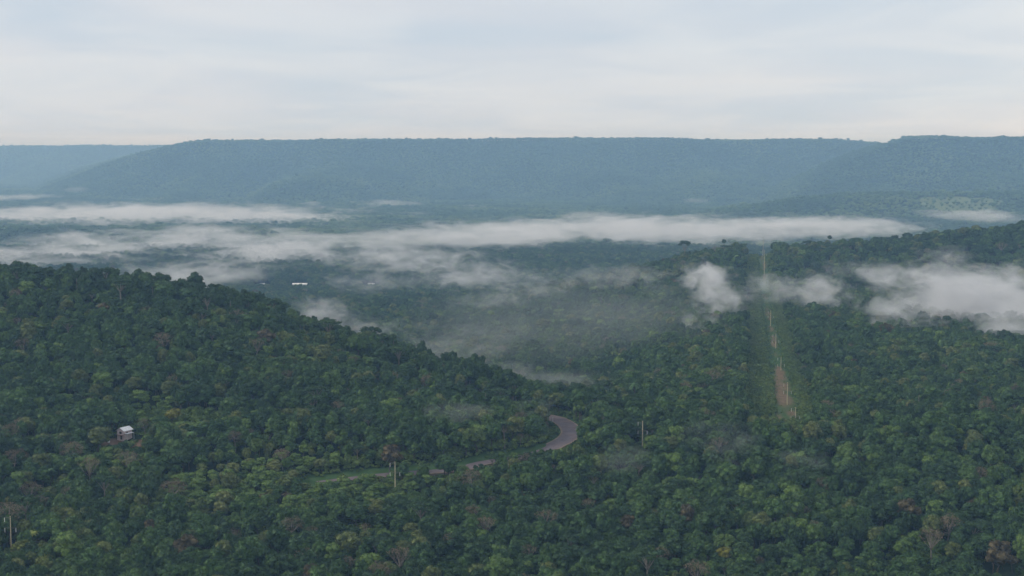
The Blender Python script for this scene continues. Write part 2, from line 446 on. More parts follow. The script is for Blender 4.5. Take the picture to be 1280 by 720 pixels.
def f_ins(mb):
    pts = []; r = []
    for i in range(9):
        z = -i * .19; pts += [(0, 0, z), (0, 0, z - .09)]; r += [.13, .06]
    mb.tube(pts, r, 8)
pm = {'post': mesh_of(f_post, 'post', [M['concrete']]), 'cross_arm': mesh_of(f_arm_lo, 'cross_arm', [M['steel']]),
      'hi': mesh_of(f_arm_hi, 'cross_arm', [M['steel']]), 'ins': mesh_of(f_ins, 'insulator', [M['porcelain']])}
for (x, y, z, h, lab) in pole_spec:
    r = empty('utility_pole', (x, y, z), 0.12 * random.uniform(-1, 1), 1.0)
    k = max(h, 6) / H0
    r.scale = (1, 1, 1)
    tag(r, lab, 'utility pole', 'utility poles of the power line')
    link('post', pm['post'], r).scale = (1, 1, k)
    lo = link('cross_arm', pm['cross_arm'], r); lo.location.z = h - H0
    hi = link('cross_arm', pm['hi'], r); hi.location.z = h - H0
    for (ix, iz, pr) in ((-2.0, -.55, hi), (-2.0, -4.45, lo), (2.0, -4.45, lo)):
        i_ = link('insulator', pm['ins'], pr); i_.location = (ix, -.26, H0 + iz)

# ------------------------------------------------------------------ house on the slope
M['pinkwall'] = plain('pink_plaster', (.56, .45, .44), .9, .2, 1.2)
M['tin'] = plain('pale_tin_roof', (.66, .66, .68), .55, .12, 1.5)
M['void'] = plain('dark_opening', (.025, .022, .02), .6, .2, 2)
M['wood'] = plain('weathered_wood', (.20, .12, .09), .9, .2, 2)
M['blue'] = plain('white_wall', (.62, .62, .60), .8, .1, 1)
def build_house():
    x, y = HOUSE; z = gz(x, y)
    r = empty('hillside_house', (x, y, z + .2), math.radians(-28), .88)
    tag(r, 'small two storey pink house with pale tin gable roof on the forested slope', 'house')
    w, d, h = 2.3, 2.9, 4.7
    mb = MB()
    # walls with gable ends; ridge runs along y
    mb.box(-w, w, -d, d, -2.2, h)
    mb.add([(-w, -d, h), (w, -d, h), (0, -d, h + 1.25), (-w, d, h), (w, d, h), (0, d, h + 1.25)], [(0, 1, 2), (5, 4, 3), (0, 2, 5, 3), (1, 4, 5, 2)])
    link('wall', mb.mesh('wall', [M['pinkwall']]), r)
    mb = MB(); o = .55; t = .10
    for s in (-1, 1):
        a = [(s * (w + o), -d - o, h - .28), (0, -d - o, h + 1.30), (0, d + o, h + 1.30), (s * (w + o), d + o, h - .28)]
        mb.add(a + [(p[0], p[1], p[2] + t) for p in a], [(0, 1, 2, 3), (4, 7, 6, 5), (0, 4, 5, 1), (1, 5, 6, 2), (2, 6, 7, 3), (3, 7, 4, 0)])
        for i in range(9):  # raised seams
            yy = -d - o + .4 + i * (2 * (d + o) - .8) / 8
            b0 = (s * (w + o), yy, h - .28 + t); b1 = (0, yy, h + 1.30 + t)
            mb.tube([b0, b1], [.045, .045], 4)
    link('roof', mb.mesh('roof', [M['tin']]), r)
    def opening(name, x0, x1, z0, z1, face, fr=.08):
        p = MB(); q = MB()
        if face == 'front':
            p.box(x0, x1, -d - .03, -d + .02, z0, z1)
            for (a, b_, c, e_) in ((x0 - fr, x0, z0 - fr, z1 + fr), (x1, x1 + fr, z0 - fr, z1 + fr), (x0, x1, z1, z1 + fr), (x0, x1, z0 - fr, z0)):
                q.box(a, b_, -d - .06, -d + .01, c, e_)
        else:
            p.box(w - .02, w + .03, x0, x1, z0, z1)
            for (a, b_, c, e_) in ((x0 - fr, x0, z0 - fr, z1 + fr), (x1, x1 + fr, z0 - fr, z1 + fr), (x0, x1, z1, z1 + fr), (x0, x1, z0 - fr, z0)):
                q.box(w - .01, w + .06, a, b_, c, e_)
        a_ = link(name, p.mesh(name, [M['void']]), r); link('frame', q.mesh('frame', [M['wood']]), a_)
    opening('window', -.7, .7, 2.9, 4.0, 'front'); opening('door', -.1, .95, .1, 2.0, 'front')
    opening('window', -1.2, -.2, 2.8, 3.8, 'side')
    mb = MB(); mb.box(w + .0, w + 2.0, -d + .2, d - .6, 3.15, 3.25); mb.box(w + 1.85, w + 1.95, -d + .25, -d + .35, -2, 3.15); mb.box(w + 1.85, w + 1.95, d - .8, d - .7, -2, 3.15)
    link('lean_to_roof', mb.mesh('lean_to_roof', [M['tin']]), r)
    mb = MB(); mb.box(-w - .25, w + .1, -d - 1.0, -d - .05, 2.3, 2.42)
    for xx in (-w - .2, w): mb.box(xx, xx + .08, -d - .98, -d - .9, -2, 2.3)
    link('balcony', mb.mesh('balcony', [M['wood']]), r)
build_house()
tx, ty = on_ground(136, 553.5)
mb = MB(); mb.tube([(0, 0, 0), (0, 0, .1), (0, 0, .95), (0, 0, 1.05)], [.5, .55, .55, .3], 12)
wt = link('water_barrel', mb.mesh('water_barrel', [M['blue']])); wt.location = (tx, ty, gz(tx, ty)); tag(wt, 'small white water barrel on open ground left of the pink house', 'barrel')

# valley buildings
def shed(px, py, w, d, h, rz, label, name='farm_shed', Yadj=0):
    x, y = on_ground(px, py); z = gz(x, y)
    r = empty(name, (x, y, z), rz); tag(r, label, 'building', None)
    mb = MB(); mb.box(-w / 2, w / 2, -d / 2, d / 2, -2, h); link('wall', mb.mesh('wall', [M['blue']]), r)
    mb = MB(); rh = d * .16; o = .8
    for s in (-1, 1):
        a = [(-w / 2 - o, s * (d / 2 + o), h - .05), (w / 2 + o, s * (d / 2 + o), h - .05), (w / 2 + o, 0, h + rh), (-w / 2 - o, 0, h + rh)]
        mb.add(a + [(p[0], p[1], p[2] + .2) for p in a], [(0, 1, 2, 3), (4, 7, 6, 5), (0, 4, 5, 1), (1, 5, 6, 2), (2, 6, 7, 3), (3, 7, 4, 0)])
    for sx in (-w / 2, w / 2): mb.add([(sx, -d / 2, h - .06), (sx, d / 2, h - .06), (sx, 0, h + rh - .06)], [(0, 1, 2)])
    link('roof', mb.mesh('roof', [M['tinbright'] if w > 15 else M['tindull']]), r)
    mb = MB()
    mb.box(-w * .12, w * .12, -d / 2 - .05, -d / 2 + .02, 0, h * .75); link('door', mb.mesh('door', [M['void']]), r)
    return x, y
M['tindull'] = plain('dull_tin_roof', (.36, .36, .35), .7, .1, .3)
M['tinbright'] = plain('bright_tin_roof', (.80, .77, .72), .5, .06, .3)
SHEDS = [shed(375, 358, 21, 9, 3.4, .04, 'long pale roofed farm shed in the misty valley, the largest building there', 'long_shed'),
         shed(328, 357, 6, 6, 2.6, .3, 'small white roofed building left of the long shed in the valley'),
         shed(464, 357, 9, 6, 2.6, .1, 'faint pale shed right of the long shed in the thin mist'),
         shed(391, 388, 4, 4, 3, .5, 'tiny white hut in open land just behind the forested spur', 'small_hut')]

# roadside posts
def roadpost(px, py, Y, h, w, label, name):
    x, y, _ = at(px, py, Y); z = gz(x, y)
    r = empty(name, (x, y, z)); tag(r, label, 'post')
    mb = MB(); mb.tube([(0, 0, -.5), (0, 0, h)], [w, w * .8], 8); link('shaft', mb.mesh('shaft', [M['porcelain']]), r)
    mb = MB(); mb.tube([(0, 0, h), (0, 0, h + .12)], [w * 1.25, w * .9], 8); link('cap', mb.mesh('cap', [M['steel']]), r)
    return x, y
gx, gy = on_ground(728.5, 550)
RP = [roadpost(728.5, 551, gy, 1.9, .28, 'short white post at the outer edge of the road bend', 'road_post'),
      roadpost(691, 529, on_ground(691, 529)[1] - 3, 3.6, .16, 'thin pale pole beside the road just left of the bend', 'roadside_pole')]

# ------------------------------------------------------------------ tree positions
def jgrid(Y0, Y1, s, um=0.43):
    w = um * Y1 + 20
    gx_ = np.arange(-w, w, s); gy_ = np.arange(Y0, Y1, s * .92)
    X, Y = np.meshgrid(gx_, gy_); X = X + (np.arange(len(gy_)) % 2)[:, None] * s / 2
    X = X + RNG.uniform(-.42, .42, X.shape) * s; Y = Y + RNG.uniform(-.42, .42, Y.shape) * s
    X = X.ravel(); Y = Y.ravel(); k = np.abs(X) < um * Y + 15
    return X[k], Y[k]

NK = 10      # near prototypes
parts = []
X1, Y1 = jgrid(330, 1320, 4.9)
S1 = RNG.uniform(.50, 1.0, len(X1)) * (1 + .28 * (RNG.random(len(X1)) < .10))
# secondary growth patches: smaller, younger trees
yg = fbm(X1 / 90., Y1 / 60., 91, 3)
S1 *= 1 - .30 * sstep(.12, .35, yg)
W1 = np.where(S1 > .8, RNG.uniform(.72, 1.05, len(X1)), RNG.uniform(.8, 1.15, len(X1)))   # crown width to height
X2, Y2 = jgrid(1320, 2900, 7.2); S2 = RNG.uniform(.6, 1.2, len(X2)); k = (np.abs(Y2 - 1540) < 40) & (RNG.random(len(X2)) < .2); S2[k] = S2[k] * .6 + .42
X3, Y3 = jgrid(2900, 11300, 14.5); S3 = RNG.uniform(.9, 1.8, len(X3)) * (1 + .4 * (RNG.random(len(X3)) < .05))
def cull(X, Y, S):
    keep = np.ones(len(X), bool)
    dl = np.abs(X - line_x(Y)); dl = np.where(X < line_x(Y), dl - 6.5, dl)
    keep &= ~((dl < 13.5 + 1.5 * vnoise(Y / 14, X * 0, 7)) & (Y > 640) & (Y < 1750))
    keep &= (ell(X, Y, FIELD) > 1.0 + .25 * vnoise(X / 8, Y / 8, 9)) | ((Y > 3800) & (RNG.random(len(X)) < .28))
    keep &= ell(X, Y, SOIL) > 1.0
    near = (Y > 480) & (Y < 800) & (np.abs(X) < 160)
    rd = np.full(len(X), 99.0); rd[near] = road_dist(X[near], Y[near]); keep &= rd > 8.5
    keep &= np.hypot(X - HOUSE[0], Y - HOUSE[1]) > 8
    for (sx, sy) in SHEDS: keep &= np.hypot((X - sx), (Y - sy)) > 14
    for (x, y, *_r) in pole_spec: keep &= np.hypot(X - x, Y - y) > 5.5
    return keep
def sight(X, Y, S, Z, P, rad, tall=12.6):
    """lower the trees that stand between the viewpoint and the open spot P"""
    px_, py_, pz_ = P
    D = math.hypot(px_, py_); ux, uy = px_ / D, py_ / D
    s = X * ux + Y * uy; lat = np.abs(-X * uy + Y * ux)
    k = (s < D + 1) & (s > D - 110) & (lat < rad + 4.2 * S)
    zs = CZ + (pz_ - CZ) * s / D
    lim = (zs - Z - .3) / tall / 1.08
    S[k] = np.minimum(S[k], lim[k])
k = cull(X1, Y1, S1); X1, Y1, S1, W1 = X1[k], Y1[k], S1[k], W1[k]; Z1 = ground(X1, Y1)
for (x, y, z, h, lab) in pole_spec[:5]: sight(X1, Y1, S1, Z1, (x, y, z + max(.0, h - 12.3)), .6)
for (x, y, z, h, lab) in pole_spec[5:8]: sight(X1, Y1, S1, Z1, (x, y, z + 2), .4)
hz = gz(*HOUSE)
for dx in (-3, 0, 3): sight(X1, Y1, S1, Z1, (HOUSE[0] + dx, HOUSE[1] - 3, hz - .3), 1.5)
sight(X1, Y1, S1, Z1, (tx, ty, gz(tx, ty)), .5)
for (a, b_, *_r) in SOIL[:2]: sight(X1, Y1, S1, Z1, (a, b_, gz(a, b_)), 2)
for p in ROAD[16:-26:2]: sight(X1, Y1, S1, Z1, (p[0], p[1], gz(*p) + (.2 if p[0] > 17 else 2.4)), 1.5 if p[0] > 16 else -2.5)
for yy in np.arange(672, 760, 8): sight(X1, Y1, S1, Z1, (line_x(yy), yy, gz(line_x(yy), yy)), 2.5)
for yy in np.arange(760, 1100, 20): sight(X1, Y1, S1, Z1, (line_x(yy), yy, gz(line_x(yy), yy) + 1.0), 1.5)
for (a, b_, rx, ry) in FIELD[1:3]: sight(X1, Y1, S1, Z1, (a, b_, gz(a, b_) + 1), rx * .5)
k = S1 > .26; X1, Y1, S1, Z1, W1 = X1[k], Y1[k], S1[k], Z1[k], W1[k]
k = cull(X2, Y2, S2); X2, Y2, S2 = X2[k], Y2[k], S2[k]; Z2 = ground(X2, Y2)
for (sx, sy) in SHEDS: sight(X2, Y2, S2, Z2, (sx, sy, gz(sx, sy) + 1.5), 12)
sight(X1, Y1, S1, Z1, (*SHEDS[3], gz(*SHEDS[3]) + 1), 2)
k = S2 > .2; X2, Y2, S2, Z2 = X2[k], Y2[k], S2[k], Z2[k]
# far trees: leave out the plateau top well behind its rim
k = cull(X3, Y3, S3); X3, Y3, S3 = X3[k], Y3[k], S3[k]; Z3 = ground(X3, Y3)
slope = ground(X3, Y3 - 260)
k = ~((Z3 > CZ + 30) & (Z3 - slope < 5) ); X3, Y3, S3, Z3 = X3[k], Y3[k], S3[k], Z3[k]

# shrubs on open ground
def scatter_shrubs():
    X, Y = jgrid(640, 1700, 2.6, .43); d = np.abs(X - line_x(Y)); d = np.where(X < line_x(Y), np.maximum(d - 6.0, np.minimum(d, 5.6)), d); k = (d < 14.5) & (d > 2.2 * RNG.random(len(X)) + 2.2 * RNG.random(len(X)) * (Y < 770))
    A = [(X[k], Y[k], RNG.uniform(.4, 1.35, k.sum()) * np.where(np.abs(X[k] - line_x(Y[k])) < 5.5, np.where(Y[k] < 840, .20, .34), 1))]
    X, Y = jgrid(540, 760, 2.3, .3); k = (np.abs(X) < 110); X, Y = X[k], Y[k]; d = road_dist(X, Y); k = (d > 6.4) & (d < 14)
    A.append((X[k], Y[k], RNG.uniform(.25, .8, k.sum()) * (1 + 1.3 * sstep(8.5, 12, d[k]))))
    X, Y = jgrid(560, 760, 2.8, .43); e_ = ell(X, Y, FIELD[1:3] + [(HOUSE[0], HOUSE[1] + 3, 15, 13)]); s_ = ell(X, Y, SOIL)
    k = (e_ < 1.15) & (s_ > 1) & (np.hypot(X - HOUSE[0], Y - HOUSE[1]) > 5.0); A.append((X[k], Y[k], RNG.uniform(.5, 1.7, k.sum()) ** 1.1))
    for (x, y, z, h, lab) in pole_spec[:4]:
        n = 30; a = RNG.uniform(0, 6.28, n); r_ = RNG.uniform(1, 7, n); A.append((x + np.cos(a) * r_, y + np.sin(a) * r_, RNG.uniform(.5, 1.1, n)))
    X, Y = jgrid(480, 640, 5.0, .43); k = (fbm(X / 30, Y / 30, 97, 2) > -.1); A.append((X[k], Y[k], RNG.uniform(1.0, 1.9, k.sum())))
    X, Y, S = (np.concatenate([a[i] for a in A]) for i in range(3))
    k = road_dist(X, Y) > 5.6
    k &= np.hypot(X - HOUSE[0], Y - HOUSE[1]) > 4.5
    X, Y, S = X[k], Y[k], S[k]; Z = ground(X, Y)
    for p in ROAD[16:-26:2]:
        if p[0] > 10: sight(X, Y, S, Z, (p[0], p[1], gz(*p) + .2), 1.0, 2.6)
    sight(X, Y, S, Z, (tx, ty, gz(tx, ty)), .5, 2.6); sight(X, Y, S, Z, (HOUSE[0], HOUSE[1], hz), 3, 2.6)
    k = S > .15
    return X[k], Y[k], S[k], Z[k]
XS, YS, SS, ZS = scatter_shrubs()

# ------------------------------------------------------------------ prototypes
def combined(kind, seed, mat, bark='darkbark', leaves=85, leaf=.62):
    C, T = tree_parts(kind, seed, leaves, leaf)
    o = len(C.v); mb = MB(); mb.add(C.v, C.f, 0); mb.add(T.v, T.f, 1)
    return mb.mesh(kind + '_tree', [M[mat], M[bark]]), C.mesh('crown', [M[mat]]), T.mesh('trunk', [M[bark]])
KINDS = [('round', 1, 'green'), ('round', 2, 'green'), ('tall', 3, 'green'), ('round', 4, 'dark'), ('tall', 5, 'dark'), ('round', 6, 'green'),
         ('round', 7, 'olive'), ('round', 8, 'light'), ('bare_crown', 9, 'grey'), ('umbrella', 10, 'dark'), ('palm', 11, 'green'), ('round', 12, 'brown'), ('round', 13, 'yellow'), ('bare', 14, 'grey'), ('lollipop', 15, 'dark')]
PROTO = [combined(k_, s_, m_, 'bark' if k_ in ('umbrella', 'bare', 'bare_crown', 'lollipop') else 'darkbark') for (k_, s_, m_) in KINDS]
PROB = np.array([.17, .16, .15, .12, .11, .14, .050, .030, .016, .022, .008, .004, .0, .008, .006]); PROB /= PROB.sum()
FARP = [far_crown(100 + i).mesh('far_tree', [M['far'] if i < 5 else M['dark']]) for i in range(6)]
SHP = [combined('shrub', 200 + i, 'shrub')[0] for i in range(4)]

T1 = RNG.choice(len(KINDS), len(X1), p=PROB)
px1 = 640 + F * X1 / Y1; yc1 = np.interp(px1, [-300, 0, 300, 540, 640, 700], [860, 820, 800, 768, 708, 690])
k = (np.abs(Y1 - yc1 - 4) < 26) & (px1 < 650) & (RNG.random(len(X1)) < .30)
S1[k] = RNG.uniform(1.0, 1.42, k.sum()); W1[k] = RNG.uniform(.62, .95, k.sum()); T1[k] = RNG.choice([3, 4, 2, 9, 5, 14, 4], k.sum())
k = (ell(X1, Y1, YOUNG) < 1) & (S1 < .75)          # young second growth: low, fresh green crowns
T1[k] = RNG.choice([7, 7, 7, 5, 6], k.sum()); S1[k] = np.minimum(S1[k], RNG.uniform(.34, .62, k.sum())); W1[k] = RNG.uniform(1.1, 1.5, k.sum())
R1 = RNG.uniform(0, 6.283, len(X1))

# ------------------------------------------------------------------ individual trees
# special trees seen in the photograph: px, py of the crown middle, Y, kind index, scale, label
used = np.zeros(len(X1), bool)
def make_tree(kind, x, y, z, s, rz, name, label, group=None, seg=None):
    r = empty(name, (x, y, z), rz, s)
    tag(r, label, 'tree', group)
    link('crown', PROTO[kind][1], r); link('trunk', PROTO[kind][2], r)
    return r
KNAME = {'round': 'broadleaf_tree', 'tall': 'broadleaf_tree', 'bare_crown': 'sparse_tree', 'umbrella': 'emergent_tree', 'palm': 'palm_tree', 'lollipop': 'slender_tree', 'bare': 'bare_tree'}
SPECIAL = [
 # px, py crown centre, kind, scale, label
 (150, 352, 9, 1.45, 'tall umbrella shaped tree with pale forking limbs on the crest of the left spur'),
 (60, 342, 3, 1.15, 'big dark dome shaped tree standing up on the left spur crest'),
 (102, 341, 9, 1.1, 'dark flat topped tree rising left of the pale limbed tree on the crest'),
 (243, 352, 4, 1.35, 'tall dark tree with a knob like top on the spur crest'),
 (290, 364, 14, 1.2, 'slender tree with a small ball of leaves poking above the left spur crest'),
 (8, 338, 0, 1.15, 'broad green tree on the spur crest at the very left edge'),
 (35, 358, 7, 1.05, 'bright green crown just below the crest at the far left'),
 (328, 378, 4, 1.3, 'tall dark tree where the spur crest starts to drop'),
 (386, 405, 3, 1.0, 'dark rounded tree on the falling spur crest beside the mist'),
 (445, 418, 3, 1.15, 'dark spreading tree standing out on the lower spur crest against mist'),
 (462, 424, 4, 1.05, 'dark leaning tree at the right of the spreading tree on the spur crest'),
 (538, 450, 3, 1.1, 'dark rounded tree on the low end of the spur crest'),
 (330, 420, 11, 1.05, 'reddish brown tree in the middle of the left spur slope'),
 (205, 424, 8, 1.15, 'pale greyish pink tree high on the left spur slope'),
 (126, 474, 7, 1.2, 'yellow green tree with a long pale trunk on the left spur slope'),
 (85, 402, 9, 1.15, 'green tree with a pale Y shaped trunk below the spur crest'),
 (285, 432, 13, .8, 'small silvery leafless tree on the upper right part of the spur slope'),
 (215, 517, 12, .72, 'round yellow crowned tree on the slope above the house'),
 (375, 448, 7, .8, 'light green pointed tree on the right part of the spur slope'),
 (335, 438, 7, .8, 'light green tree just below the reddish brown tree'),
 (402, 440, 6, 1.2, 'large olive crowned tree on the right part of the spur slope'),
 (92, 562, 8, 1.2, 'greyish pink bare crowned tree left of and below the house'),
 (122, 545, 6, 1.1, 'olive tree with pale trunk just left of the house'),
 (14, 628, 12, .7, 'yellowish tree at the left edge above the nearest utility pole'),
 (38, 612, 8, 1.0, 'greyish sparse tree near bare earth at the left edge'),
 (294, 546, 8, .8, 'small pinkish grey sparse tree right of the house on the slope'),
 (487, 566, 11, 1.05, 'dark brown crowned tree directly behind the pole left of the road'),
 (353, 568, 8, .8, 'small greyish tree midway between the house and the pole left of the road'),
 (236, 680, 11, 1.0, 'brownish grey crown in the forest below the house'),
 (365, 655, 8, .95, 'sparse greyish crown among dark trees in the front of the forest'),
 (500, 695, 13, 1.1, 'leafless grey tree in the front of the forest below the pole'),
 (607, 655, 13, 1.0, 'leafless grey tree in the front middle of the forest'),
 (660, 690, 13, .9, 'pale trunked leafless tree near the bottom edge below the road'),
 (1185, 655, 8, 1.15, 'large greyish brown sparse crown at the front right of the forest'),
 (1165, 672, 13, 1.15, 'leafless tree with pale trunks beside the large greyish crown at front right'),
 (1248, 690, 11, 1.2, 'reddish brown tree in the front right corner of the forest'),
 (905, 690, 12, .6, 'small yellow green tree at the front of the forest below the cleared strip'),
 (870, 712, 8, 1.0, 'pinkish grey sparse tree at the bottom edge of the forest'),
 (825, 692, 8, .8, 'small pinkish twiggy tree near the bottom edge'),
 (1127, 683, 7, .8, 'bright green low tree at the front right of the forest'),
 (1210, 560, 12, .55, 'small bright yellow green crown in the right part of the forest'),
 (1048, 540, 6, 1.0, 'olive brown tree just right of the front end of the cleared strip'),
 (1030, 605, 8, .9, 'greyish pink tree below the front end of the cleared strip'),
 (1037, 297, 14, 1.3, 'dark round tree standing alone above the ridge crest right of the power line'),
 (1155, 292, 14, 1.3, 'dark round topped tree on the ridge crest toward the right'),
 (905, 302, 14, 1.3, 'dark tree standing above the ridge crest left of the power line'),
 (922, 304, 10, 1.3, 'thin palm on the ridge crest just left of the power line'),
 (856, 303, 9, 1.2, 'flat topped tree standing above the left part of the ridge crest'),
 (1108, 298, 9, 1.1, 'flat topped tree on the ridge crest between two round trees'),
]
cz_of = {'round': 8.8, 'tall': 8.5, 'bare_crown': 8.8, 'umbrella': 11.2, 'palm': 10.5, 'bare': 9.0, 'lollipop': 11.0}
def place_special(px, py, kind, s, label):
    """find where the crown middle meets the sight line; on a crest stand it on the crest"""
    d = ray(px, py); Yv = np.arange(400, 1700, 1.0); Xv = d[0] / d[1] * Yv; Zv = CZ + d[2] / d[1] * Yv
    G_ = ground(Xv, Yv) + cz_of[KINDS[kind][0]] * s
    hit = np.nonzero(Zv < G_)[0]; stretch = 1.0
    if len(hit): k_ = hit[0]
    else:
        lim = Yv < 1000 if px < 640 else Yv > 1300
        gap = np.where(lim, Zv - G_, 1e9); k_ = int(np.argmin(gap)); stretch = min(1 + gap[k_] / (cz_of[KINDS[kind][0]] * s), 1.9)
    return float(Xv[k_]), float(Yv[k_]), s, stretch
for (px, py, kind, s, label) in SPECIAL:
    x, y, s, st = place_special(px, py, kind, s, label)
    z = gz(x, y)
    dd = np.hypot(X1 - x, Y1 - y); used |= dd < 4.2 * s
    # keep the trees just in front lower than this crown
    k = (np.hypot(X1 - x * (1 - 9 / y), Y1 - (y - 9)) < 7) & (S1 > .8 * s); S1[k] = .8 * s
    make_tree(kind, x, y, z, (s, s, s * st), random.uniform(0, 6.28), KNAME[KINDS[kind][0]], label)
rest = ~used
# the trees that show largest: nearest to the viewpoint and inside the view
pxn = 640 + F * X1 / Y1; dep = (Z1 + 10 * S1 - CZ) / Y1
pyn = 360 - F * (dep * cp + sp) / (cp - dep * sp)
vis = rest & (pxn > -15) & (pxn < 1295) & (pyn < 735)
size = np.where(vis & (S1 > .5), S1 / Y1, 0)
# a tree hidden by the rows before it shows little: prefer the front rows
order = np.argsort(-size)[:250]
GL = {'green': ('mid green leafy tree in the front rows of the forest, near the lower edge', 'mid green trees in the front rows'),
      'dark': ('dark green dense tree in the front rows of the forest, near the lower edge', 'dark green trees in the front rows'),
      'olive': ('dull olive crowned tree in the front rows of the forest', 'olive trees in the front rows'),
      'light': ('fresh light green tree in the front rows of the forest', 'light green trees in the front rows'),
      'grey': ('sparse greyish twiggy tree in the front rows of the forest', 'greyish sparse trees in the front rows'),
      'brown': ('brown leaved tree in the front rows of the forest', 'brown trees in the front rows'),
      'yellow': ('yellowish crowned tree in the front rows of the forest', 'yellowish trees in the front rows')}
for k in order:
    kd = KINDS[T1[k]]
    lab, grp = GL[kd[2]]
    if kd[0] == 'palm': lab, grp = 'palm tree rising among the front rows of the forest', 'palms in the front rows'
    if kd[0] == 'umbrella': lab, grp = 'flat topped dark tree with pale limbs in the front rows of the forest', 'flat topped trees in the front rows'
    make_tree(int(T1[k]), float(X1[k]), float(Y1[k]), float(Z1[k]) - .2, (float(S1[k] * W1[k]),) * 2 + (float(S1[k]) * 1.08,), float(R1[k]), KNAME[kd[0]], lab, grp)
    used[k] = True
rest = ~used

# ------------------------------------------------------------------ the mass of the forest
def scatter(name, X, Y, Z, S, R, I, meshes, sz=None):
    n = len(X); me = bpy.data.meshes.new(name); me.vertices.add(n)
    me.vertices.foreach_set('co', np.stack([X, Y, Z - .2], 1).astype(np.float32).ravel())
    rot = np.zeros((n, 3), np.float32); rot[:, 2] = R
    rot[:, 0] = RNG.normal(0, .09, n); rot[:, 1] = RNG.normal(0, .09, n)
    scl = np.stack([S * RNG.uniform(.78, 1.28, n), S * RNG.uniform(.78, 1.28, n), S if sz is None else sz], 1).astype(np.float32)
    a = me.attributes.new('rot', 'FLOAT_VECTOR', 'POINT'); a.data.foreach_set('vector', rot.ravel())
    a = me.attributes.new('scl', 'FLOAT_VECTOR', 'POINT'); a.data.foreach_set('vector', scl.ravel())
    a = me.attributes.new('pick', 'INT', 'POINT'); a.data.foreach_set('value', I.astype(np.int32))
    me.update(); o = link(name, me); o['kind'] = 'stuff'
    ng = bpy.data.node_groups.new(name, 'GeometryNodeTree')
    ng.interface.new_socket('Geometry', in_out='INPUT', socket_type='NodeSocketGeometry')
    ng.interface.new_socket('Geometry', in_out='OUTPUT', socket_type='NodeSocketGeometry')
    gi = ng.nodes.new('NodeGroupInput'); go = ng.nodes.new('NodeGroupOutput')
    iop = ng.nodes.new('GeometryNodeInstanceOnPoints'); iop.inputs['Pick Instance'].default_value = True
    jn = ng.nodes.new('GeometryNodeJoinGeometry')
    for mm in reversed(meshes):           # join lists the last link first
        ob = bpy.data.objects.new(mm.name, mm)
        oi = ng.nodes.new('GeometryNodeObjectInfo'); oi.inputs['Object'].default_value = ob
        g2 = ng.nodes.new('GeometryNodeGeometryToInstance')
        ng.links.new(oi.outputs['Geometry'], g2.inputs[0]); ng.links.new(g2.outputs[0], jn.inputs[0])
    def na(nm, dt):
        q = ng.nodes.new('GeometryNodeInputNamedAttribute'); q.data_type = dt; q.inputs['Name'].default_value = nm; return q.outputs['Attribute']
    e2r = ng.nodes.new('FunctionNodeEulerToRotation')
    ng.links.new(gi.outputs[0], iop.inputs['Points']); ng.links.new(jn.outputs[0], iop.inputs['Instance'])
    ng.links.new(na('pick', 'INT'), iop.inputs['Instance Index'])
    ng.links.new(na('rot', 'FLOAT_VECTOR'), e2r.inputs[0]); ng.links.new(e2r.outputs[0], iop.inputs['Rotation'])
    ng.links.new(na('scl', 'FLOAT_VECTOR'), iop.inputs['Scale']); ng.links.new(iop.outputs[0], go.inputs[0])
    md = o.modifiers.new('scatter', 'NODES'); md.node_group = ng
    return o
zj = lambda S: S * RNG.uniform(.82, 1.28, len(S))
scatter('forest', X1[rest], Y1[rest], Z1[rest], S1[rest] * W1[rest], R1[rest], T1[rest], [p[0] for p in PROTO], S1[rest] * 1.08)
scatter('valley_forest', X2, Y2, Z2, S2, RNG.uniform(0, 6.28, len(X2)), RNG.choice(len(KINDS), len(X2), p=PROB), [p[0] for p in PROTO], zj(S2))
scatter('distant_forest', X3, Y3, Z3, S3, RNG.uniform(0, 6.28, len(X3)), RNG.integers(0, len(FARP), len(X3)), FARP, S3 * RNG.uniform(.45, .85, len(X3)))
scatter('undergrowth', XS, YS, ZS, SS, RNG.uniform(0, 6.28, len(XS)), RNG.integers(0, len(SHP), len(XS)), SHP, SS * RNG.uniform(.8, 1.2, len(XS)))
print('TREES', len(X1), len(X2), len(X3), len(XS))

# ------------------------------------------------------------------ haze and mist
def closed_box(name, x0, x1, y0, y1, z0, z1, mat):
    mb = MB(); mb.box(x0, x1, y0, y1, z0, z1); o = link(name, mb.mesh(name, [mat])); o['kind'] = 'stuff'; return o
m, nt, out = newmat('haze_air')
pv = N(nt, 'ShaderNodeVolumePrincipled'); pv.inputs['Density'].default_value = 1.22e-4; pv.inputs['Absorption Color'].default_value = (1, 1, 1, 1)
pv.inputs['Color'].default_value = (.38, .65, 1.0, 1); pv.inputs['Anisotropy'].default_value = 0.0
nt.links.new(pv.outputs[0], out.inputs['Volume'])
zmin = float(GZ.min()); zmax = float(GZ.max())
closed_box('haze', -9200, 9200, -120, 13700, zmin - 1, max(zmax, CZ) + 32, m)

